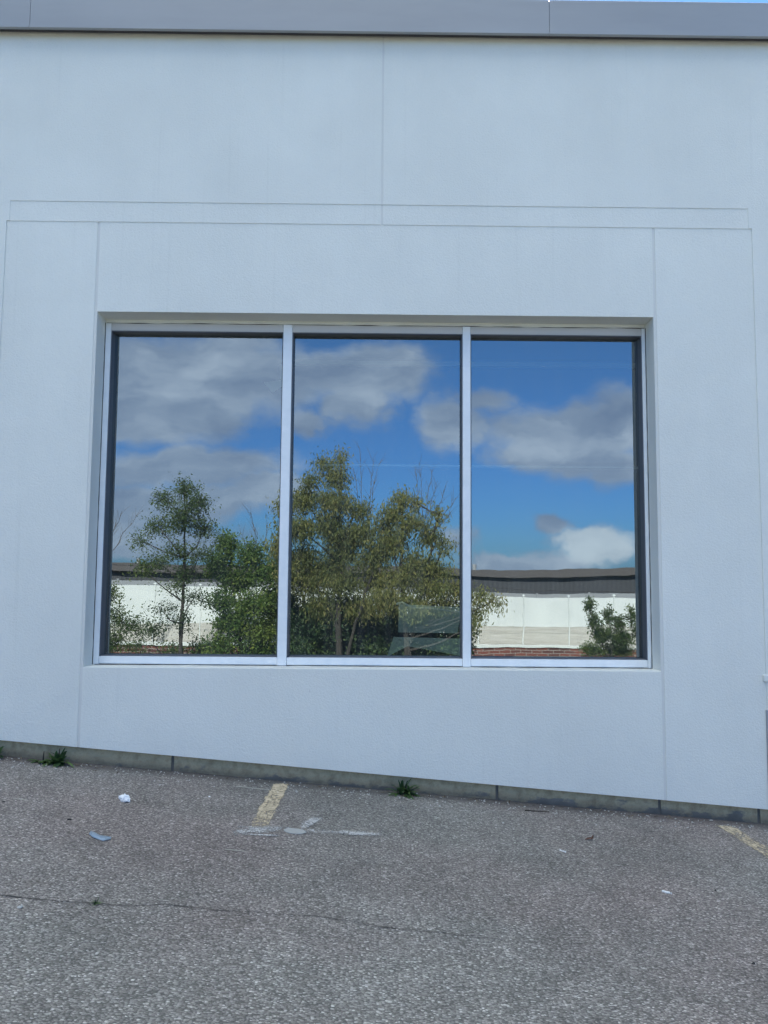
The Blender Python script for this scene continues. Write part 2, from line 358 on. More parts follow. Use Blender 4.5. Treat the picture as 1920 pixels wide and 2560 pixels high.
# glass: partly mirror, partly clear, faintly wavy
M_GLASS = bpy.data.materials.new('window_glass'); M_GLASS.use_nodes = True; t = M_GLASS.node_tree; t.nodes.clear()
g = N(t, 'ShaderNodeBsdfGlossy'); g.inputs['Roughness'].default_value = 0.0; g.inputs['Color'].default_value = (.86, .97, 1.0, 1)
tr = N(t, 'ShaderNodeBsdfTransparent'); tr.inputs[0].default_value = (.52, .60, .58, 1)
P = wpos(t)
hb = M2(t, 'ADD', noi(t, VM(t, 'MULTIPLY', P, (.7, 1, 1.6)).outputs[0], 1.1, 1, .3), M2(t, 'MULTIPLY', noi(t, P, 7, 1, .3), .06))
b = N(t, 'ShaderNodeBump'); b.inputs['Strength'].default_value = 1.0; b.inputs['Distance'].default_value = .0016; L(t, hb, b.inputs['Height']); L(t, b.outputs[0], g.inputs['Normal'])
mx = N(t, 'ShaderNodeMixShader'); mx.inputs[0].default_value = .25
df = N(t, 'ShaderNodeBsdfDiffuse'); df.inputs[0].default_value = (.6, .62, .6, 1)
dust = N(t, 'ShaderNodeMapRange'); dust.inputs[1].default_value = .4; dust.inputs[2].default_value = .75; dust.inputs[3].default_value = .022; dust.inputs[4].default_value = .06
L(t, noi(t, VM(t, 'MULTIPLY', P, (14, 1, 1.1)).outputs[0], 1, 5, .65), dust.inputs[0])
mx2 = N(t, 'ShaderNodeMixShader'); L(t, dust.outputs[0], mx2.inputs[0])
o = N(t, 'ShaderNodeOutputMaterial'); L(t, tr.outputs[0], mx.inputs[1]); L(t, g.outputs[0], mx.inputs[2]); L(t, mx.outputs[0], mx2.inputs[1]); L(t, df.outputs[0], mx2.inputs[2]); L(t, mx2.outputs[0], o.inputs[0])

# ---------------------------------------------------------------- ground
GS = math.tan(R(1.5))
def gz(x, y):
    xs = x if abs(x) < 13 else math.copysign(13+3*math.tanh((abs(x)-13)/8), x)
    k = max(0., min(1., (y+3)/5)); k = k*k*(3-2*k)
    z = ZC-1.514-.0805*xs*k
    z += GS*(5.55-max(y, 2))
    if y < .6:
        z -= .130*min(.6-y, 16.6)
        if y < -16: z -= .13*4*(1-math.exp((y+16)/4))
    return z
def gp(u, v):                                # picture -> ground point (near plane)
    d = ray(u, v); n = Vector((.0805, GS, 1)); c = ZC-1.514+GS*5.55
    return CAM + d*((c-CAM.dot(n))/d.dot(n))
xs = sorted(set([-400,-200,-100,-60,-40,-30,-24,-20,-18,-16,-15,-14,-13,-10,-7,-4,-2,0,2,4,7,10,13,14,15,16,18,20,24,30,40,60,100,200,400]))
ys = [400,200,100,50,30,20,12,8,5.8,3,2,1.5,1,.6,.3,0,-.35,-.7,-1,-1.5,-2,-2.5,-3,-4,-6,-8,-10,-12,-14,-16,-17,-18,-20,-23,-26,-32,-40,-60,-100,-200,-400]
def sheet(xs, ys, dz):
    mb = MB(); mb.v = [(x, y, gz(x, y)+dz) for y in ys for x in xs]; n = len(xs)
    mb.f = [(j*n+i, (j+1)*n+i, (j+1)*n+i+1, j*n+i+1) for j in range(len(ys)-1) for i in range(n-1)]; mb.t = [.5]*len(mb.f); return mb
o = sheet(xs, ys, -.03).build('ground', M_GRASS); tag(o, 'rough grassy ground around the car park', kind='structure')
o = sheet([x for x in xs if abs(x) <= 30], [y for y in ys if -8 <= y <= 5.8], 0).build('car_park', M_ASPH); tag(o, 'weathered grey asphalt car park sloping down to the right', kind='structure')
for ob in (bpy.data.objects['ground'], bpy.data.objects['car_park']):
    for pl in ob.data.polygons: pl.use_smooth = True

def decal(name, quad_px, m, tones=None, dz=.004, nu=14, nv=30, jag=.0, label=None):
    a, b, c, d = [gp(*q) for q in quad_px]   # top-left, top-right, bottom-right, bottom-left
    mb = MB(); base = 0
    for j in range(nv+1):
        for i in range(nu+1):
            s, tt = i/nu, j/nv; p = (a*(1-s)+b*s)*(1-tt)+(d*(1-s)+c*s)*tt
            ex = (1 if i in (0, nu) or j in (0, nv) else 0)*jag
            p = p+Vector((rnd.uniform(-1, 1)*ex, rnd.uniform(-1, 1)*ex, dz)); mb.v.append(tuple(p))
    for j in range(nv):
        for i in range(nu):
            k = j*(nu+1)+i; mb.f.append((k, k+nu+1, k+nu+2, k+1)); mb.t.append(tones((i+.5)/nu, (j+.5)/nv) if tones else 0.)
    o = mb.build(name, m, tones=True); tag(o, label, kind='structure'); return o
decal('parking_line', [(591,1694),(625,1694),(578,1792),(536,1786)], M_YEL, lambda s, v: .38-.13*v-.7*max(0, v-.85)-(.12 if s < .06 or s > .94 else 0), jag=.006, label='faded yellow parking line ending near the wall left of centre')
decal('parking_line', [(1548,1784),(1585,1786),(1700,1856),(1668,1862)], M_YEL, lambda s, v: .29-.08*v-(.14 if s < .1 or s > .9 else 0), jag=.006, label='worn yellow parking line running out of the right edge')
SC = 'pale scuff on the asphalt below the left parking line'
for q, tn in [([(500,1793),(600,1783),(640,1793),(510,1808)], .13), ([(655,1772),(690,1764),(700,1772),(650,1797)], .16), ([(650,1789),(840,1801),(838,1810),(650,1801)], .05),
              ([(515,1786),(622,1789),(622,1792),(515,1789)], .15), ([(505,1800),(600,1805),(600,1809),(505,1804)], .12)]:
    decal('scuff_mark', q, M_SCUFF, lambda s, v, tn=tn: tn-.6*abs(v-.5)**1.5-.5*abs(s-.5)**2, jag=.01, label=SC, dz=.005)
# crack
def ribbon(name, pts, w, m, dz, label):
    P_ = [gp(*q) for q in pts]; out = []
    for a, b in zip(P_, P_[1:]):
        n = max(2, int((b-a).length/.018))
        for k in range(n): out.append(a.lerp(b, k/n))
    out.append(P_[-1]); mb = MB(); L_ = len(out)
    for i, p in enumerate(out):
        off = Vector((0, 1, 0))*(mnoise.noise(Vector((p.x*6, 3, 1)))*.014+mnoise.noise(Vector((p.x*31, 5, 2)))*.007)
        ww = w*(.25+.9*abs(mnoise.noise(Vector((p.x*9, 8, 3)))*1.5)+.2)*(1-.75*i/L_)
        mb.v += [tuple(p+off+Vector((0, -ww/2, dz))), tuple(p+off+Vector((0, ww/2, dz)))]
    for i in range(L_-1): mb.f.append((2*i, 2*i+2, 2*i+3, 2*i+1)); mb.t.append(.5)
    o = mb.build(name, m); tag(o, label, kind='structure')
def c5(x, y, ox=0): return ((ox+x*.5787)/1.15732, (2160+y*.5787)/1.15732)
CR = [(-30, 132), (0, 135), (130, 152), (230, 160), (420, 172), (570, 184), (700, 178), (850, 188), (960, 205), (1100, 210), (1300, 225), (1500, 245), (1659, 275)]
CR = [c5(*q) for q in CR]+[c5(x, y, 960) for x, y in [(260, 298), (350, 312), (600, 340), (800, 345), (1000, 352)]]
ribbon('asphalt_crack', CR, .008, M_CRACK, .003, 'thin dark crack running across the asphalt foreground')

# ---------------------------------------------------------------- building
B = tag(empty('commercial_building', (0, 5.5, ZC-1.5)), 'pale blue-white stucco building with a wide three pane window and grey metal parapet', 'building')
YW = 5.50
def zb(x): return ZC-1.400-.0817*x
GX = [-14, -9, -7.2, -5.02, -2.79, -2.768, -2.116, -2.095, -2.092, -.008, .008, 2.018, 2.021, 2.041, 2.742, 2.767, 5.2, 7.4, 9, 14]
GZ = [None, ZC-.672, ZC+1.918, ZC+2.602, ZC+2.755, ZC+4.30]
YS = YW+.009
def depth(x, z):                             # z relative to the camera
    surround = -2.79 < x < 2.767 and z < 2.602
    if -2.092 < x < 2.018 and -.672 < z < 1.918: return None
    if surround:
        if (-2.116 < x < -2.095 or 2.021 < x < 2.041): return YS+.005
        return YS
    if 2.602 < z < 2.755 and -2.77 < x < 2.742: return YW+.009 if -.008 < x < .008 else YW+.0045
    if z > 2.755 and -.008 < x < .008: return YW+.005
    return YW
def zat(j, x): return zb(x) if j == 0 else GZ[j]
bm = bmesh.new(); nx, nz = len(GX)-1, len(GZ)-1; cache = {}
def vv_(x, y, z):
    k = (round(x, 4), round(y, 4), round(z, 4))
    if k not in cache: cache[k] = bm.verts.new(k)
    return cache[k]
dep = {}
for i in range(nx):
    for j in range(nz):
        xm = (GX[i]+GX[i+1])/2; zm = (zat(j, xm)+zat(j+1, xm))/2-ZC; dep[i, j] = depth(xm, zm)
def face(ps, mi=0):
    vs = []
    for p_ in ps:
        q = vv_(*p_)
        if q not in vs: vs.append(q)
    if len(vs) > 2:
        try: bm.faces.new(vs).material_index = mi
        except ValueError: pass
for i in range(nx):
    for j in range(nz):
        d = dep[i, j]; a, b_ = GX[i], GX[i+1]
        if d is not None: face([(a, d, zat(j, a)), (b_, d, zat(j, b_)), (b_, d, zat(j+1, b_)), (a, d, zat(j+1, a))], 1 if (j < 3 and a in (-2.116, 2.021) or j > 2 and a == -.008) else 0)
        if i+1 < nx:
            e = dep[i+1, j]; dd1 = YW+.30 if d is None else d; dd2 = YW+.30 if e is None else e
            if dd1 != dd2: 
                q = [(b_, dd1, zat(j, b_)), (b_, dd2, zat(j, b_)), (b_, dd2, zat(j+1, b_)), (b_, dd1, zat(j+1, b_))]
                face(q)
        if j+1 < nz:
            e = dep[i, j+1]; dd1 = YW+.30 if d is None else d; dd2 = YW+.30 if e is None else e
            if dd1 != dd2: face([(a, dd1, GZ[j+1]), (b_, dd1, GZ[j+1]), (b_, dd2, GZ[j+1]), (a, dd2, GZ[j+1])])
    d = dep[i, 0]; a, b_ = GX[i], GX[i+1]    # underside of the cladding
    face([(a, d, zb(a)), (a, YW+.12, zb(a)), (b_, YW+.12, zb(b_)), (b_, d, zb(b_))])
bmesh.ops.recalc_face_normals(bm, faces=bm.faces)
me = bpy.data.meshes.new('wall'); bm.to_mesh(me); bm.free(); me.materials.append(M_STUC); me.materials.append(M_JOINT)
wl = bpy.data.objects.new('wall', me); COL.objects.link(wl); wl.parent = B; wl.location = -wloc(B)
bv = wl.modifiers.new('bevel', 'BEVEL'); bv.width = .0025; bv.segments = 2; bv.limit_method = 'ANGLE'; bv.angle_limit = R(40)
# core behind the cladding, side walls and roof (they carry the shade on the car park)
mb = MB(); mb.box((-14, YW+4.2, ZC-3.2), (14, YW+4.4, ZC+4.2)); mb.box((-14, YW+.31, ZC+4.0), (14, YW+4.2, ZC+4.2)); mb.box((-14, YW+.31, ZC-3.2), (-13.8, YW+4.2, ZC+4.0)); mb.box((13.8, YW+.31, ZC-3.2), (14, YW+4.2, ZC+4.0))
mb.box((-13.8, YW+.31, ZC-1.6), (13.8, YW+4.2, ZC-1.45)); mb.box((-13.8, YW+.31, ZC-1.45), (-2.6, YW+.42, ZC+4.0)); mb.box((2.6, YW+.31, ZC-1.45), (13.8, YW+.42, ZC+4.0))
mb.box((-2.6, YW+.31, ZC+2.3), (2.6, YW+.42, ZC+4.0)); mb.box((-2.6, YW+.31, ZC-1.45), (2.6, YW+.42, ZC-.75))
mb.build('interior_shell', M_IN, B)
# foundation
mb = MB(); X = [-14, -4.6, -3.1, -1.45, .852, 2.005, 2.71, 4.9, 14]
for a, b_ in zip(X, X[1:]):
    g_ = .010
    mb.add([(a+g_, YW+.055, gz(a, 5.5)-.3), (b_-g_, YW+.055, gz(b_, 5.5)-.3), (b_-g_, YW+.055, zb(b_)+.02), (a+g_, YW+.055, zb(a)+.02),
            (a+g_, YW+.2, gz(a, 5.5)-.3), (b_-g_, YW+.2, gz(b_, 5.5)-.3), (b_-g_, YW+.2, zb(b_)+.02), (a+g_, YW+.2, zb(a)+.02)],
           [(0,1,2,3),(1,5,6,2),(4,0,3,7)])
mb.build('foundation', M_FOUND, B, bevel=.003)
mb = MB(); mb.add([(-14, YW+.062, zb(-14)-.6), (14, YW+.062, zb(14)-.6), (14, YW+.062, zb(14)+.015), (-14, YW+.062, zb(-14)+.015)], [(0,1,2,3)]); mb.build('mortar_joint', M_MORT, B)
# parapet coping: panels with seams, hem and shadow gap
seams = [-14, -8.9, -5.42, -2.09+.0, 1.249, 4.58, 7.9, 14]; seams = [-14, -8.75, -5.42, 1.249-3.9, 1.249, 5.15, 9.05, 14]
for k, (a, b_) in enumerate(zip(seams, seams[1:])):
    mb = MB(); a += .0015; b_ -= .0015
    prof = [(YW-.080, ZC+4.054), (YW-.088, ZC+4.058), (YW-.088, ZC+4.072), (YW-.076, ZC+4.080), (YW-.076, ZC+4.333), (YW-.070, ZC+4.339), (YW+.30, ZC+4.36), (YW+.30, ZC+4.30), (YW-.066, ZC+4.30), (YW-.066, ZC+4.054)]
    mb.prism([(a, y, z) for y, z in prof], [(b_, y, z) for y, z in prof]); mb.build('coping', M_FASC, B)
mb = MB(); mb.box((-14, YW-.062, ZC+4.07), (14, YW-.02, ZC+4.334)); mb.build('coping_backing', M_DARK, B)
# next bay beside the window wall, seen as a sliver at the right edge: sill ledge and opening
mb = MB(); mb.box((2.745, YW-.012, ZC-.735), (5.4, YW+.03, ZC-.690)); mb.build('neighbouring_sill', M_STUC, B, bevel=.004)
mb = MB(); mb.box((2.758, YW-.004, ZC-1.60), (3.6, YW+.026, ZC-.935)); mb.build('access_panel', M_FASC, B, bevel=.003)

# window
YF = 5.68
Wn = tag(empty('window', (0, YF-5.5, .9)), None); Wn.parent = B
zlo, zhi = ZC-.672, ZC+1.888
xl, xr = -2.092, 2.018
def wbox(name, a, b_, m, bev=.003, par=Wn): mb = MB(); mb.box(a, b_); return mb.build(name, m, par, bevel=bev)
wbox('frame', (xl+.004, YF, zlo+.002), (-2.047, YF+.11, zhi), M_ALU); wbox('frame', (1.988, YF, zlo+.002), (xr-.004, YF+.11, zhi), M_ALU)
for a, b_ in ((-2.0455, -.7415), (-.6705, .621), (.6835, 1.9865)):
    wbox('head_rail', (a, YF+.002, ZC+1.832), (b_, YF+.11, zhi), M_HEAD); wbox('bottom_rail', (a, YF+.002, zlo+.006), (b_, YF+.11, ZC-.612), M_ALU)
wbox('mullion', (-.740, YF-.004, zlo+.002), (-.672, YF+.11, zhi), M_ALU); wbox('mullion', (.6225, YF-.004, zlo+.002), (.682, YF+.11, zhi), M_ALU)
def glass_y(z): return D-(z-(ZC+.6))*math.tan(TILT)
for a, b_ in ((-2.047, -.740), (-.672, .6225), (.682, 1.988)):
    z0, z1 = ZC-.612, ZC+1.832; mb = MB()
    mb.add([(a, glass_y(z0), z0), (b_, glass_y(z0), z0), (b_, glass_y(z1), z1), (a, glass_y(z1), z1)], [(0,1,2,3)]); mb.build('glass_pane', M_GLASS, Wn)
    e = .007; mb = MB(); y0, y1 = YF+.008, YF+.118     # black gasket lining the pane
    mb.box((a-.001, y0, z0-.001), (a+e, y1, z1+.001)); mb.box((b_-e, y0, z0-.001), (b_+.001, y1, z1+.001)); mb.box((a+e, y0, z1-e), (b_-e, y1, z1+.001)); mb.box((a+e, y0+.02, z0-.001), (b_-e, y1, z0+e)); mb.build('gasket', M_GASK, Wn)
# reveal filler above head and uneven caulk lines
mb = MB(); mb.box((xl+.001, YF+.006, zhi), (xr-.001, YF+.11, ZC+1.93)); mb.build('head_filler', M_STUC, Wn)
def wob(name, A_, B_, r0, r1, m, seed, axis):
    n = 90; pts = []; rr = []
    for k in range(n+1):
        s = k/n; p = Vector(A_).lerp(Vector(B_), s); w = mnoise.noise(Vector((s*26, seed, 0))); w2 = mnoise.noise(Vector((s*9, seed, 4)))
        p = p+Vector(axis)*w2*.003; pts.append(p); rr.append(r0+(r1-r0)*max(0, min(1, .5+w*1.4)))
    mb = MB(); mb.tube(pts, rr, 5); return mb.build(name, m, Wn)
wob('caulk_line', (xl+.02, YF-.004, zlo-.001), (xr-.01, YF-.004, zlo-.001), .001, .0055, M_DARK, 1, (0, 0, 1))
wob('caulk_line', (xl+.01, YF-.002, zhi+.001), (xr-.01, YF-.002, zhi+.001), .0004, .003, M_DARK, 2, (0, 0, 1))
wob('caulk_line', (xl+.002, YF-.002, zlo), (xl+.002, YF-.002, zhi), .0008, .003, M_DARK, 3, (1, 0, 0))
wob('caulk_line', (xr-.002, YF-.002, zlo), (xr-.002, YF-.002, zhi), .0008, .0032, M_DARK, 4, (1, 0, 0))
# sill: sloped stucco lip
mb = MB(); mb.prism([(xl-.012, YW+.024, ZC-.684), (xl-.012, YW+.034, ZC-.668), (xl-.012, YF+.02, ZC-.6735), (xl-.012, YF+.02, ZC-.69)], [(xr+.014, YW+.024, ZC-.684), (xr+.014, YW+.034, ZC-.668), (xr+.014, YF+.02, ZC-.6735), (xr+.014, YF+.02, ZC-.69)])
mb.build('sill', M_STUC, Wn)
# inside, seen faintly through the glass
for (u0, u1, v, y, h) in ((632, 1372, 782, 7.6, .045), (700, 1380, 1004, 7.6, .02)):
    a = at(u0, v, y); c = at(u1, v+1, y); mb = MB(); mb.box((a.x, y, a.z-h/2), (c.x, y+.04, a.z+h/2)); o = mb.build('ceiling_rail', M_INPALE)
    tag(o, 'thin pale horizontal rail indoors, '+('upper' if v < 900 else 'lower')+' of two behind the glass', 'rail', 'pale rails behind the glass')
# pale sheet propped behind the middle pane, with a cord along its top
def apt(u, v, y): return at(u, v, y)
S_ = tag(empty('propped_sheet', at(925, 1400, 6.25)), 'pale translucent sheet propped indoors behind the bottom right of the middle pane', 'sheet')
lo = [apt(860, 1366, 6.10), apt(988, 1368, 6.02), apt(998, 1312, 6.10), apt(862, 1305, 6.20)]
mb = MB(); mb.prism(lo, [p+Vector((0, .012, 0)) for p in lo]); mb.build('panel', M_SHEET, S_)
lo = [apt(836, 1419, 6.0), apt(850, 1376, 6.05), apt(996, 1380, 6.0), apt(999, 1418, 5.92), apt(960, 1410, 5.92), apt(880, 1396, 5.95)]
mb = MB(); mb.prism(lo, [p+Vector((0, .012, 0)) for p in lo]); mb.build('lower_flap', M_SHEET, S_)
mb = MB(); mb.tube([apt(u, v, 5.95) for u, v in ((856,1305),(868,1301),(880,1307),(893,1313),(930,1314),(965,1319),(1000,1324))], [.008]*7, 6); mb.build('cord', M_INPALE, S_)
lo = [apt(570, 826, 7.0), apt(588, 848, 7.0), apt(614, 832, 7.0), apt(614, 788, 7.0), apt(604, 786, 7.0), apt(606, 820, 7.0), apt(596, 822, 7.0)]
mb = MB(); mb.prism(lo, [p+Vector((0, .01, 0)) for p in lo]); tag(mb.build('hanging_paper', M_INPALE), 'torn pale paper hanging indoors behind the top right of the left pane', 'paper')

# ---------------------------------------------------------------- things on the asphalt
def onground(u, v): p = gp(u, v); return p
def blade(mb, base, ang, length, width, rise, droop, tone, seg=5):
    d = Vector((math.cos(ang), math.sin(ang), 0)); s = Vector((-d.y, d.x, 0)); vs = []; fs = []
    for i in range(seg+1):
        q = i/seg; p = base+d*(length*q*math.cos(rise))+Vector((0, 0, length*q*math.sin(rise)-droop*length*q*q))
        w = width*(math.sin(PI*min(1, q*.85+.12))**.8)*(1-.15*(i % 2)); vs += [p-s*w/2+Vector((0, 0, w*.2)), p+Vector((0,0,0)), p+s*w/2+Vector((0, 0, w*.2))]
    for i in range(seg):
        k = i*3; fs += [(k, k+1, k+4, k+3), (k+1, k+2, k+5, k+4)]
    mb.add(vs, fs, tone)
def weed(u, v, n, size, label, seed, up=.5):
    r = random.Random(seed); p = gp(u, v)
    if p.y > 5.49: p.y = 5.49; p.z = gz(p.x, p.y)
    mb = MB()
    for k in range(n):
        ang = r.uniform(-PI, PI); 
        if math.sin(ang) > .25: ang = -ang
        rise = R(r.uniform(5, 80))*up*1.6; blade(mb, p+Vector((r.uniform(-.03, .03)*size*8, r.uniform(-.02, .015), 0)), ang, size*r.uniform(.5, 1.15), size*r.uniform(.12, .24), min(rise, 1.45), r.uniform(.1, .5), r.random())
    t_ = empty('weed', p); tag(t_, label, 'weed', 'weeds growing at the foot of the wall')
    mb.build('leaves', M_WEED, t_, tones=True)
    m2 = MB(); q_ = size/.1; m2.tube([p, p+Vector((.005, -.01, .03))*q_, p+Vector((.012, -.02, .07))*q_], [.005*q_, .004*q_, .002*q_], 5); m2.build('stem', M_TWIG, t_)
weed(140, 1641, 46, .15, 'broad dandelion-like weed below the left wall joint', 3, .58)
weed(104, 1640, 20, .11, 'low dark weed just left of the dandelion-like weed', 5, .2)
weed(872, 1699, 46, .14, 'dark green weed at the wall foot below the middle pane', 11, .6)
weed(2, 1628, 14, .17, 'small weed cut off by the left edge of the photo', 8, .6)
weed(206, 1951, 22, .032, 'tiny grass tuft growing in the crack', 21, .6)

def crumple(name, u, v, s, m, label, cat, seed, flat=.6, n=3):
    r = random.Random(seed); p = gp(u, v); bm = bmesh.new()
    for k in range(n):
        c = Vector((r.uniform(-.7, .7)*s, r.uniform(-.5, .5)*s, s*flat*.4)) if n > 1 else Vector((0, 0, s*flat*.4))
        mt = Matrix.Translation(c) @ Matrix.Rotation(r.uniform(0, 3), 4, 'Z') @ Matrix.Diagonal((r.uniform(.5, 1)*s, r.uniform(.3, .6)*s, flat*s*r.uniform(.4, .9), 1))
        bmesh.ops.create_icosphere(bm, subdivisions=3, radius=1, matrix=mt)
    for q in bm.verts:
        nn = mnoise.noise_vector(q.co*(2.6/s)+Vector((seed, 0, 0))); q.co += nn*s*.42; q.co.z = max(q.co.z, .001)
    me = bpy.data.meshes.new(name); bm.to_mesh(me); bm.free(); me.materials.append(m)
    o = bpy.data.objects.new(name, me); COL.objects.link(o); o.location = p; return tag(o, label, cat)
crumple('tissue', 268, 1731, .034, M_TISSUE, 'crumpled white tissue lying on the asphalt at left', 'tissue', 6, .95, 6)
crumple('tissue_scrap', 266, 1722, .012, M_TISSUE, 'small torn white scrap just behind the crumpled tissue', 'paper scrap', 9, .5, 1)
crumple('paper_scrap', 453, 1722, .011, M_TISSUE, 'small white scrap between the tissue and the left parking line', 'paper scrap', 12, .4, 2)
crumple('stone', 150, 1772, .014, M_BLACKST, 'black stone left of the blue plastic strip', 'stone', 2, .7, 1)
crumple('stone', 640, 1711, .012, M_PALESTONE, 'rounded white pebble right of the top of the left parking line', 'stone', 22, .8, 1)
crumple('stone', 388, 1651, .014, M_BLACKST, 'black stone at the wall foot above the tissue', 'stone', 14, .8, 1)
crumple('stone', 950, 1743, .013, M_PALESTONE, 'pale pebble on the asphalt right of the middle weed', 'stone', 32, .6, 1)
crumple('stone', 1087, 1778, .008, M_PALESTONE, 'tiny pale pebble in front of the dark twig', 'stone', 36, .6, 1)
crumple('stone', 43, 1961, .020, M_PALESTONE, 'flat pale stone below the crack near the left edge', 'stone', 41, .3, 1)
crumple('stone', 742, 1803, .010, M_BLACKST, 'dark pebble beside the white paint scrape', 'stone', 45, .6, 1)
crumple('stone', 1628, 2083, .012, M_BLACKST, 'small black stone near the lower right edge', 'stone', 51, .5, 1)
crumple('stone', 1546, 1925, .010, M_BLACKST, 'small dark stone right of the cigarette', 'stone', 53, .5, 1)
crumple('stone', 8, 1753-20, .012, M_BLACKST, 'dark pebble at the left edge of the photo', 'stone', 57, .5, 1)
def rod(name, a, b_, r0, m, label, cat, lift=1., r1=None, seg=10, parts=None):
    A_, B2 = gp(*a), gp(*b_); A_.z += r0*lift; B2.z += r0*lift
    if parts:
        root = empty(name, (A_+B2)/2-Vector((0, 0, r0))); tag(root, label, cat); M_ = A_.lerp(B2, .72)
        mb = MB(); mb.tube([A_, M_], [r0, r0], seg); mb.build('paper_tube', m, root, smooth=False)
        mb = MB(); mb.tube([M_, B2], [r0*1.01, r0*1.01], seg); mb.build('filter', parts, root); return root
    mb = MB(); n = 6; pts = [A_.lerp(B2, k/n)+Vector((0, math.sin(k*1.7)*r0*.5, 0)) for k in range(n+1)]
    mb.tube(pts, [r0*(1-.0*k) if r1 is None else r0+(r1-r0)*k/n for k in range(n+1)], seg); return tag(mb.build(name, m), label, cat)
rod('cigarette', (1430, 1927), (1450, 1932), .0052, M_BUTT, 'white cigarette on the asphalt at lower right', 'cigarette')
rod('paper_strip', (1209, 1838), (1222, 1842), .0045, M_BUTT, 'short white paper roll left of the brown leaf', 'paper roll')
rod('twig', (1134, 1752), (1186, 1755), .0045, M_TWIG, 'thin black twig near the wall right of centre', 'twig', r1=.002)
rod('straw', (486, 1835), (532, 1840), .0018, M_STRAW, 'thin pale straw below the left parking line', 'straw')
rod('straw', (510, 1699), (582, 1707), .0022, M_STRAW, 'thin pale straw above the left parking line', 'straw')
rod('straw', (28, 1725), (60, 1729), .0018, M_STRAW, 'thin pale straw left of the tissue', 'straw')
# brown leaf: curled blade and stalk
p = gp(1275, 1815); lf = tag(empty('dry_leaf', p), 'curled reddish brown leaf right of the white paper roll', 'leaf')
mb = MB(); blade(mb, p+Vector((-.03, 0, .002)), 0, .055, .03, .25, .1, .5, 6); blade(mb, p+Vector((.01, 0, .004)), .6, .03, .016, 1.1, .1, .5, 5); mb.build('blade', M_DRYLEAF, lf)
mb = MB(); mb.tube([p+Vector((.012, 0, .006)), p+Vector((.022, 0, .028))], [.0018, .001], 5); mb.build('stalk', M_TWIG, lf)
# blue plastic strip
pts = [gp(*q) for q in ((194, 1802), (202, 1808), (213, 1812), (226, 1815), (240, 1814))]; mb = MB(); vs = []
for k, q in enumerate(pts):
    w = (.012, .014, .016, .022, .004)[k]; vs += [q+Vector((0, -w, .004)), q+Vector((0, w, .012+.006*(k == 1))), q+Vector((0, w, .0135+.006*(k == 1))), q+Vector((0, -w, .0055))]
fs = []
for k in range(4):
    for j in range(4): fs.append((k*4+j, k*4+(j+1) % 4, k*4+4+(j+1) % 4, k*4+4+j))
fs += [(0,3,2,1), (16,17,18,19)]; mb.add(vs, fs); tag(mb.build('plastic_strip', M_BLUEP, smooth=True), 'curved strip of pale blue plastic on the asphalt at left', 'plastic strip')
# white scrape with a fish-like outline, thin flattened flake
out = [(612,1794),(625,1790),(645,1792),(658,1796),(662,1800),(650,1803),(630,1802),(618,1799)]
P_ = [gp(*q) for q in out]; mb = MB(); mb.prism([q+Vector((0, 0, .001)) for q in P_], [q+Vector((0, 0, .006)) for q in P_])
tag(mb.build('flattened_flake', M_FLAKE, bevel=.002), 'flat white oval flake in the scuffed patch right of the left parking line', 'flake')
# loose grit along the wall foot
mb = MB(); r = random.Random(77)
for k in range(520):
    x = r.uniform(-3.4, 3.4); y = 5.54-abs(r.gauss(0, .16))-.01; 
    if x > 1 and r.random() < .3: y -= .08
    z = gz(x, y); s = r.uniform(.0025, .0075); c = Vector((x, y, z+s*.3)); a = r.uniform(0, 6)
    vs = [c+Vector((math.cos(a+j*PI/2)*s*r.uniform(.7, 1.6), math.sin(a+j*PI/2)*s*r.uniform(.5, 1), 0)) for j in range(4)]+[c+Vector((0, 0, s*.7)), c-Vector((0, 0, s*.5))]
    mb.add(vs, [(0,1,4),(1,2,4),(2,3,4),(3,0,4),(1,0,5),(2,1,5),(3,2,5),(0,3,5)])
tag(mb.build('grit', M_PALESTONE), 'loose pale grit scattered along the foot of the wall', 'grit', kind='stuff')

mb = MB(); r = random.Random(79)
for k in range(150):
    x = r.choice([r.gauss(-2.3, .3), r.gauss(.1, .35), r.gauss(1.6, .5), r.uniform(-3, 3)]); y = 5.50-abs(r.gauss(0, .05)); z = gz(x, y)+.004
    blade(mb, Vector((x, y, z)), r.uniform(-3, 3), r.uniform(.015, .05), r.uniform(.004, .012), r.uniform(0, .5), .2, r.random(), 3)
tag(mb.build('leaf_litter', M_LITTER, tones=True), 'dry brown leaf litter gathered against the foundation', 'leaf litter', kind='stuff')

# ---------------------------------------------------------------- what the window reflects
YFN = -18.5                                   # the white fence
def zf(v, y=YFN, u=900): return RP(u, v, y).z
fn_ = tag(empty('white_fence', (0, YFN, gz(0, YFN))), 'long white panel fence with thin posts, reflected across the window', 'fence')
step = 1.80; x0_ = RP(1130, 1300, YFN).x
def ftop(x):
    return zf(1290, u=1200) + max(0, min(1, (RP(900,1300,YFN).x-x)/6.))*.36
xsf = [x0_+step*k for k in range(-14, 12)]
for k, x in enumerate(xsf[:-1]):
    xn = xsf[k+1]; zt = ftop((x+xn)/2); zb_ = zf(1352); zbb = zf(1391)
    mb = MB(); mb.box((x+.028, YFN, zb_), (xn-.028, YFN+.03, zt)); mb.build('panel', M_VINYL, fn_)
    mb = MB()
    for q in range(3):
        h = (zb_-zbb)/3; mb.box((x+.028, YFN+.005*q, zbb+h*q+.003), (xn-.028, YFN+.03+.005*q, zbb+h*(q+1)-.003))
    mb.build('lower_boards', M_BOARD, fn_)
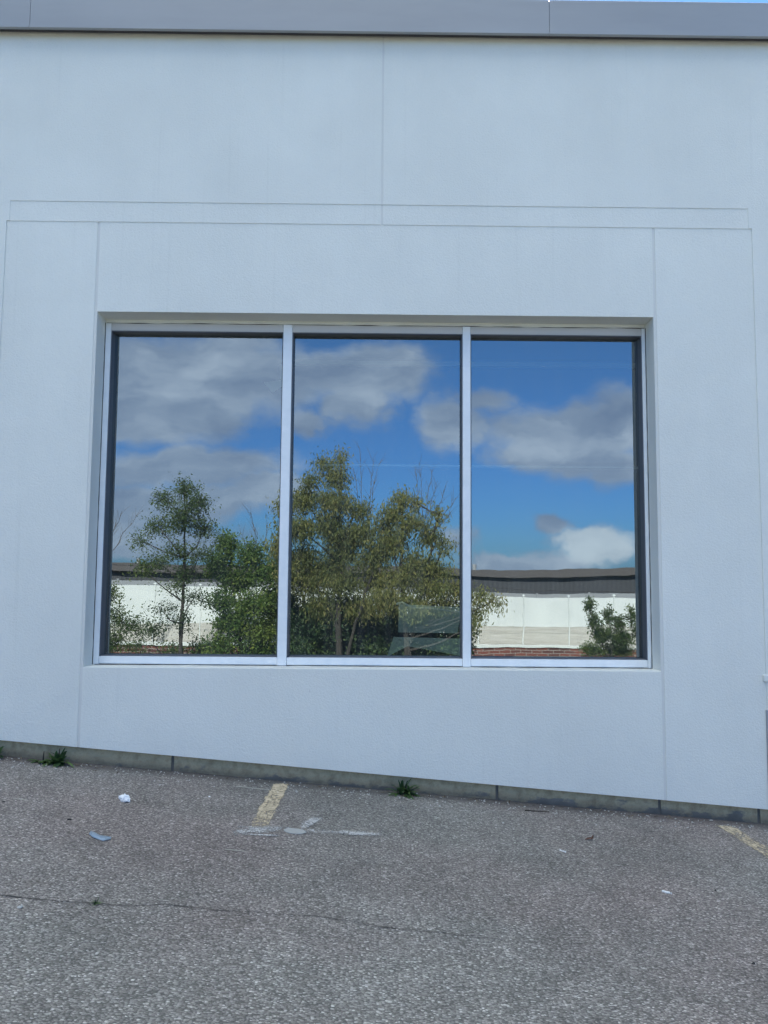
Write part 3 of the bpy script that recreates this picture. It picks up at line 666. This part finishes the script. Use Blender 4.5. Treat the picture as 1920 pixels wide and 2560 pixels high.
for x in xsf:
    zt = ftop(x)+.06; mb = MB(); mb.box((x-.022, YFN-.004, gz(x, YFN)-.3), (x+.022, YFN+.05, zt)); pst = mb.build('post', M_VINYL, fn_, bevel=.008)
    mb = MB(); mb.prism([(x-.06, YFN-.045, zt), (x+.06, YFN-.045, zt), (x+.06, YFN+.075, zt), (x-.06, YFN+.075, zt)], [(x-.02, YFN, zt+.05), (x+.02, YFN, zt+.05), (x+.02, YFN+.03, zt+.05), (x-.02, YFN+.03, zt+.05)]); mb.build('post_cap', M_VINYL, pst)
bw = tag(empty('brick_wall', (0, YFN+.4, gz(0, YFN))), 'low red brick wall below the white fence, reflected at the bottom of the window', 'wall')
mb = MB(); mb.box((-22, YFN+.25, gz(0, YFN)-2.6), (22, YFN+.5, zf(1396, YFN+.4))); mb.build('brickwork', M_BRICK, bw)
mb = MB(); mb.box((-22, YFN+.2, zf(1396, YFN+.4)+.003), (22, YFN+.55, zf(1391, YFN+.4))); mb.build('coping', M_VINYL, bw)
# second grey fence just behind
f2 = tag(empty('grey_fence', (0, YFN-1.6, gz(0, YFN))), 'slightly taller grey fence showing just above the white fence', 'fence')
for k in range(-12, 10):
    x = x0_+.9+step*1.2*k; y = YFN-1.6
    zt = zf(1279, y) + max(0, min(1, (RP(900,1300,YFN).x-x)/6.))*.40
    mb = MB(); mb.box((x, y, gz(0, y)-.6), (x+step*1.2-.06, y+.03, zt)); mb.build('panel', M_BOARD if False else M_FASC, f2)
    mb = MB(); mb.box((x-.05, y-.02, gz(0, y)-.6), (x+.03, y+.05, zt+.05)); mb.build('post', M_FASC, f2)
# dark building behind
yb = -34.; bb = tag(empty('dark_building', (0, yb-5, gz(0, -30))), 'long dark flat-roofed building behind the white fence, reflected in the window', 'building')
zt0 = RP(1200, 1226, yb).z; zm0 = RP(1200, 1243, yb).z
mb = MB(); mb.box((-34, yb-12, gz(0, -34)-1), (34, yb, zm0)); mb.build('wall', M_RIB, bb)
mb = MB(); mb.box((-34.3, yb-12.3, zm0+.003), (34.3, yb+.35, zt0)); mb.build('roof_band', M_ROOFBAND, bb)
for u in (1026, 640, 300):
    q = RP(u, 1224, yb-3); mb = MB(); mb.tube([(q.x, yb-3, zt0), (q.x, yb-3, zt0+.35)], [.12, .12], 10); rv = mb.build('roof_vent', M_FASC, bb)
# service cable lines in front of the dark building
mb = MB()
a, c = RP(1020, 1240, -26), RP(1659, 1262, -26)
mb.tube([Vector((-30, -26, a.z+1.4)).lerp(Vector((30, -26, a.z-1.2)), k/20)+Vector((0, 0, -.5*(1-(k/10-1)**2))) for k in range(21)], [.02]*21, 5)
tag(mb.build('overhead_cable', M_DARK), 'thin dark cable sagging across the reflected dark building', 'cable')
# picket fence by the right shrub
pf = tag(empty('picket_fence', RP(1340, 1400, YFN+3)), 'short run of weathered grey pickets behind the right hand shrub', 'fence')
for k, u in enumerate(range(1288, 1420, 9)):
    y = YFN+3; a = RP(u, 1398, y); b_ = RP(u, 1352+rnd.uniform(-2, 5), y); mb = MB(); w = .045
    mb.prism([(a.x-w, y, a.z), (a.x+w, y, a.z), (a.x+w, y, b_.z), (a.x, y, b_.z+.05), (a.x-w, y, b_.z)], [(a.x-w, y+.02, a.z), (a.x+w, y+.02, a.z), (a.x+w, y+.02, b_.z), (a.x, y+.02, b_.z+.05), (a.x-w, y+.02, b_.z)]); mb.build('picket', M_BOARD, pf)
a = RP(1280, 1375, YFN+3); b_ = RP(1420, 1375, YFN+3); mb = MB(); mb.box((a.x, YFN+2.94, a.z-.04), (b_.x, YFN+2.995, a.z+.04)); mb.build('rail', M_BOARD, pf)

def leafmesh(mb, c, length, width, droop, r, tone):
    d = Vector((r.gauss(0, 1), r.gauss(0, 1), r.gauss(0, 1)-droop*2.2)); d = d.normalized() if d.length > .01 else Vector((0, 0, -1))
    s = d.cross(Vector((r.gauss(0, 1), r.gauss(0, 1), r.gauss(0, 1)))); s = s.normalized() if s.length > .01 else Vector((1, 0, 0))
    b = len(mb.v); n = d.cross(s)*width*.25
    mb.v += [tuple(c), tuple(c+d*length*.45+s*width*.5+n), tuple(c+d*length), tuple(c+d*length*.45-s*width*.5+n)]
    mb.f.append((b, b+1, b+2, b+3)); mb.t.append(tone)
def tree(name, label, cat, y, base, blobs, lm, seed, leaf=(.12, .045), droop=.3, dens=1., trunk_r=.09, group=None, spread=.13, tshift=0, stems=1):
    """base=(u,v) of trunk foot; blobs=(u,v,ru,rv,tonebias,density) read off the reflection, given real depth."""
    r = random.Random(seed); S0 = RS(y); bp = RP(base[0], base[1], y); bp.z = min(bp.z, gz(bp.x, y))-.05
    root = tag(empty(name, bp), label, cat, group); wood = MB(); lv = MB()
    cs = []
    for (u, v, ru, rv, tb, dn) in blobs:
        dy = r.uniform(-.5, .5)*ru*S0; c = RP(u, v, y+dy); cs.append((c, ru*S0, rv*S0, tb, dn))
    top = max(cs, key=lambda q: q[0].z)[0]; tp = []; n = 8
    for s_ in range(stems):
        off = Vector((r.uniform(-1, 1)*.25, r.uniform(-.3, .3), 0))*(s_ > 0); tgt = top if s_ == 0 else cs[r.randrange(len(cs))][0]
        pts = [bp+off+(tgt-bp-off)*(k/n)+Vector((r.uniform(-1, 1), r.uniform(-1, 1), 0))*.05*(k > 0) for k in range(n+1)]
        wood.tube(pts, [trunk_r*(1-.82*k/n)*(1 if s_ == 0 else .6) for k in range(n+1)], 7); tp += pts
    for (c, rx, rz, tb, dn) in cs:
        cand = [q for q in tp if q.z < c.z-.25*abs(q.x-c.x)-.15] or tp[:1]; st_ = min(cand, key=lambda q: (q-c).length+.4*abs(q.z-c.z))
        mid = (st_+c)/2+Vector((r.uniform(-.1, .1), r.uniform(-.1, .1), -.08)); br = min(trunk_r*.4, .04)
        wood.tube([st_, mid, c], [br, br*.7, br*.4], 5)
        nt_ = max(4, int((rx*rz)*100*dn*dens)+5)
        for _ in range(nt_):
            while True:
                e = Vector((r.uniform(-1, 1), r.uniform(-1, 1), r.uniform(-1, 1)))
                if e.length <= 1: break
            e = e*(.55+.45*r.random())/max(.35, e.length)**.6
            tip = c+Vector((e.x*rx, e.y*(rx+rz)*.5, e.z*rz)); k0 = c+(tip-c)*.15; q = (k0+tip)/2+Vector((0, 0, .05))
            wood.tube([k0, q, tip], [.009, .006, .002], 3) if r.random() < .4 else None
            tn = r.gauss(0, .16)
            for _ in range(int(24*r.uniform(.5, 1.5))):
                s_ = r.uniform(.25, 1.08); p_ = k0.lerp(tip, s_)+Vector((r.gauss(0, 1), r.gauss(0, 1), r.gauss(0, 1)))*spread
                leafmesh(lv, p_, leaf[0]*.88*r.uniform(.5, 1.3), leaf[1]*.88*r.uniform(.6, 1.3), droop, r, min(1, max(0, .5+tb+tn+r.gauss(0, .13))))
    wood.build('trunk', M_BARK, root); lv.build('crown', lm, root, tones=True)
    return root
GT = 'trees and shrubs reflected in the window'
tree('young_tree', 'slim upright green tree reflected in the left pane', 'tree', -13.0, (393, 1420),
     [(400,1062,30,30,0,.9),(355,1085,32,28,0,.8),(430,1090,34,34,-.05,1.),(395,1120,50,36,-.05,1.),(345,1140,42,26,.05,.7),(440,1140,40,26,0,.8),(310,1170,38,20,.05,.45),(385,1190,45,26,0,.55),
      (340,1215,50,24,.1,.6),(430,1200,40,26,0,.55),(310,1230,30,20,.25,.6),(400,1240,50,26,0,.6),(375,1265,40,20,.1,.4),(420,1290,45,26,-.2,.4),(350,1320,40,26,-.2,.3),(395,1340,30,30,-.3,.35)],
     M_LGREEN, 31, (.095, .048), .1, 1.7, .075, GT)
tree('leafy_bush', 'dense bright green bush between the slim tree and the first mullion', 'bush', -13.8, (530, 1425),
     [(490,1175,34,34,.1,1.),(470,1215,45,35,0,1.),(540,1200,45,35,-.05,1.),(510,1250,60,40,0,1.1),(580,1240,45,45,-.05,1.),(480,1300,45,35,-.1,1.),(550,1310,60,40,.15,1.2),(590,1290,40,40,0,1.),(500,1350,50,35,0,1.2),(560,1365,60,35,.35,1.2),(600,1340,50,40,.3,1.1),(480,1395,50,25,.1,1.),(560,1405,60,25,-.1,1.)],
     M_LBUSH, 33, (.115, .065), .2, 1.7, .06, GT, stems=4)
tree('weeping_tree', 'tall olive-leaved tree left of centre in the middle pane', 'tree', -12.4, (735, 1430),
     [(735,985,26,20,.1,.55),(700,1000,30,22,.05,.7),(725,1030,50,34,.05,.9),(670,1040,34,30,0,.7),(655,1085,45,40,0,1.),(720,1085,60,40,.1,1.),(770,1100,40,30,.05,.8),(640,1140,55,40,.0,1.),(710,1140,60,40,-.05,1.),(780,1150,50,35,0,1.),(650,1200,60,40,.0,1.1),(730,1200,60,40,-.1,1.1),(800,1210,50,35,0,1.),(610,1100,26,40,.1,.6),(600,1180,30,40,.1,.8),
      (825,1135,36,30,0,.9),(820,1185,46,36,0,1.),(700,1235,70,40,.05,1.),(620,1245,36,40,.1,.9),(745,1165,60,40,.05,1.),(660,1260,60,40,.05,1.1),(740,1260,60,40,-.05,1.1),(810,1265,50,35,.1,1.),(700,1310,60,36,.0,1.1),(780,1315,55,34,.1,1.1)],
     M_LWIL, 35, (.15, .04), .9, 1.6, .12, GT, stems=3)
tree('drooping_tree', 'lower olive-yellow drooping tree right of centre in the middle pane', 'tree', -12.0, (880, 1430),
     [(865,1080,36,24,.15,.8),(900,1085,25,18,.2,.6),(840,1110,42,30,.1,.9),(890,1130,50,34,.1,1.),(950,1110,24,26,.15,.5),(930,1160,45,30,.05,.8),(850,1170,50,34,.05,1.),(960,1180,30,26,.1,.5),(900,1215,60,36,0,1.),(950,1230,50,32,.05,.9),(860,1250,60,36,.1,1.1),(930,1275,60,32,.1,1.1),(985,1275,40,26,.15,.9),(1040,1290,34,22,.2,.55),(1065,1300,30,22,.25,.45),(1030,1325,34,24,.1,.5),(1020,1355,22,26,.1,.35),(830,1300,55,32,.15,1.1),(890,1310,60,30,.15,1.1),(960,1305,50,22,.1,.9)],
     M_LWIL, 37, (.15, .04), .9, 1.5, .10, GT, stems=3)
tree('dark_undergrowth', 'deep green undergrowth filling the foot of the middle pane', 'bush', -13.4, (740, 1430),
     [(620,1310,40,40,-.1,1.2),(640,1400,50,40,-.1,1.2),(700,1375,60,40,-.1,1.2),(780,1380,60,40,-.2,1.2),(840,1385,60,40,-.1,1.2),(670,1330,50,36,-.1,1.),(760,1325,50,36,-.1,1.),(900,1350,60,36,0,1.),(975,1335,40,30,0,.9),(985,1395,40,26,0,1.2),(650,1350,60,40,-.1,1.3),(720,1350,60,45,-.1,1.3),(790,1355,60,45,-.1,1.3),(850,1350,45,45,-.1,1.2),(660,1400,60,30,.1,1.3),(740,1400,60,30,.2,1.3),(810,1400,60,30,.15,1.3),(870,1400,50,30,.1,1.3),(930,1390,60,40,.2,1.2),(985,1370,45,45,.2,1.1),(930,1340,50,30,.1,1.)],
     M_LDARK, 39, (.13, .08), .3, 1.5, .05, GT, stems=5)
tree('edge_shrub', 'ragged shrub at the lower left edge of the left pane', 'bush', -13.6, (240, 1425),
     [(235,1280,28,30,.2,.8),(245,1330,36,34,.05,.9),(285,1350,44,30,-.05,.7),(330,1360,44,26,-.1,.6),(240,1385,40,34,0,1.2),(300,1395,40,24,.1,.5),(370,1405,50,20,.1,.8),(430,1400,40,24,.1,1.)],
     M_LGREEN, 41, (.10, .05), .2, 1.2, .04, GT, stems=4)
tree('upright_shrub', 'twiggy upright green shrub against the white fence in the right pane', 'shrub', -13.2, (1325, 1425),
     [(1275,1310,12,28,.05,1.3),(1285,1345,18,26,0,1.3),(1315,1330,16,34,.05,1.1),(1340,1350,18,30,0,1.1),(1365,1330,12,34,.05,1.),(1380,1360,12,26,.05,.9),(1300,1370,34,26,0,1.3),(1345,1380,40,22,0,1.3),(1330,1405,60,22,.1,1.5),(1280,1405,34,20,.15,1.4)],
     M_LGREEN, 43, (.085, .045), -.5, 2.0, .03, GT, spread=.06, stems=5)
def sapling(y, base, tips, label, seed):
    r = random.Random(seed); root = None; bp = RP(*base, y); root = tag(empty('bare_sapling', bp), label, 'sapling', 'bare saplings reflected in the window'); mb = MB()
    for (u, v) in tips:
        tp = RP(u, v, y+r.uniform(-.4, .4)); n = 6
        pts = [bp.lerp(tp, k/n)+Vector((r.uniform(-1, 1), r.uniform(-1, 1), 0))*.06*(0 < k < n) for k in range(n+1)]
        mb.tube(pts, [.014*(1-.8*k/n)+.003 for k in range(n+1)], 4)
        for k in range(2, n+1):
            for _ in range(3):
                d = (tp-bp).normalized()+Vector((r.uniform(-.8, .8), r.uniform(-.5, .5), r.uniform(-.1, .3))); L2 = r.uniform(.2, .6)
                q = pts[k-1].lerp(pts[k], r.random()); e = q+d.normalized()*L2; mb.tube([q, q.lerp(e, .5)+Vector((0, 0, .02)), e], [.006, .004, .002], 3)
    mb.build('branches', M_TWIGS, root)
sapling(-12.8, (785,1180), [(778,968),(808,985),(820,1000),(765,1010)], 'bare branching sapling rising between the two olive trees', 51)
sapling(-12.8, (915,1180), [(898,1005),(905,1000),(932,1015),(945,1040),(985,1075),(975,1105),(960,1060)], 'bare twiggy sapling right of the drooping tree', 52)
sapling(-14.5, (215,1230), [(265,1105),(300,1110),(255,1130),(240,1150)], 'bare twigs at the left edge of the left pane', 53)
sapling(-14.5, (565,1260), [(540,1110),(575,1130),(555,1150),(590,1160),(520,1150)], 'bare twigs above the bright green bush', 54)
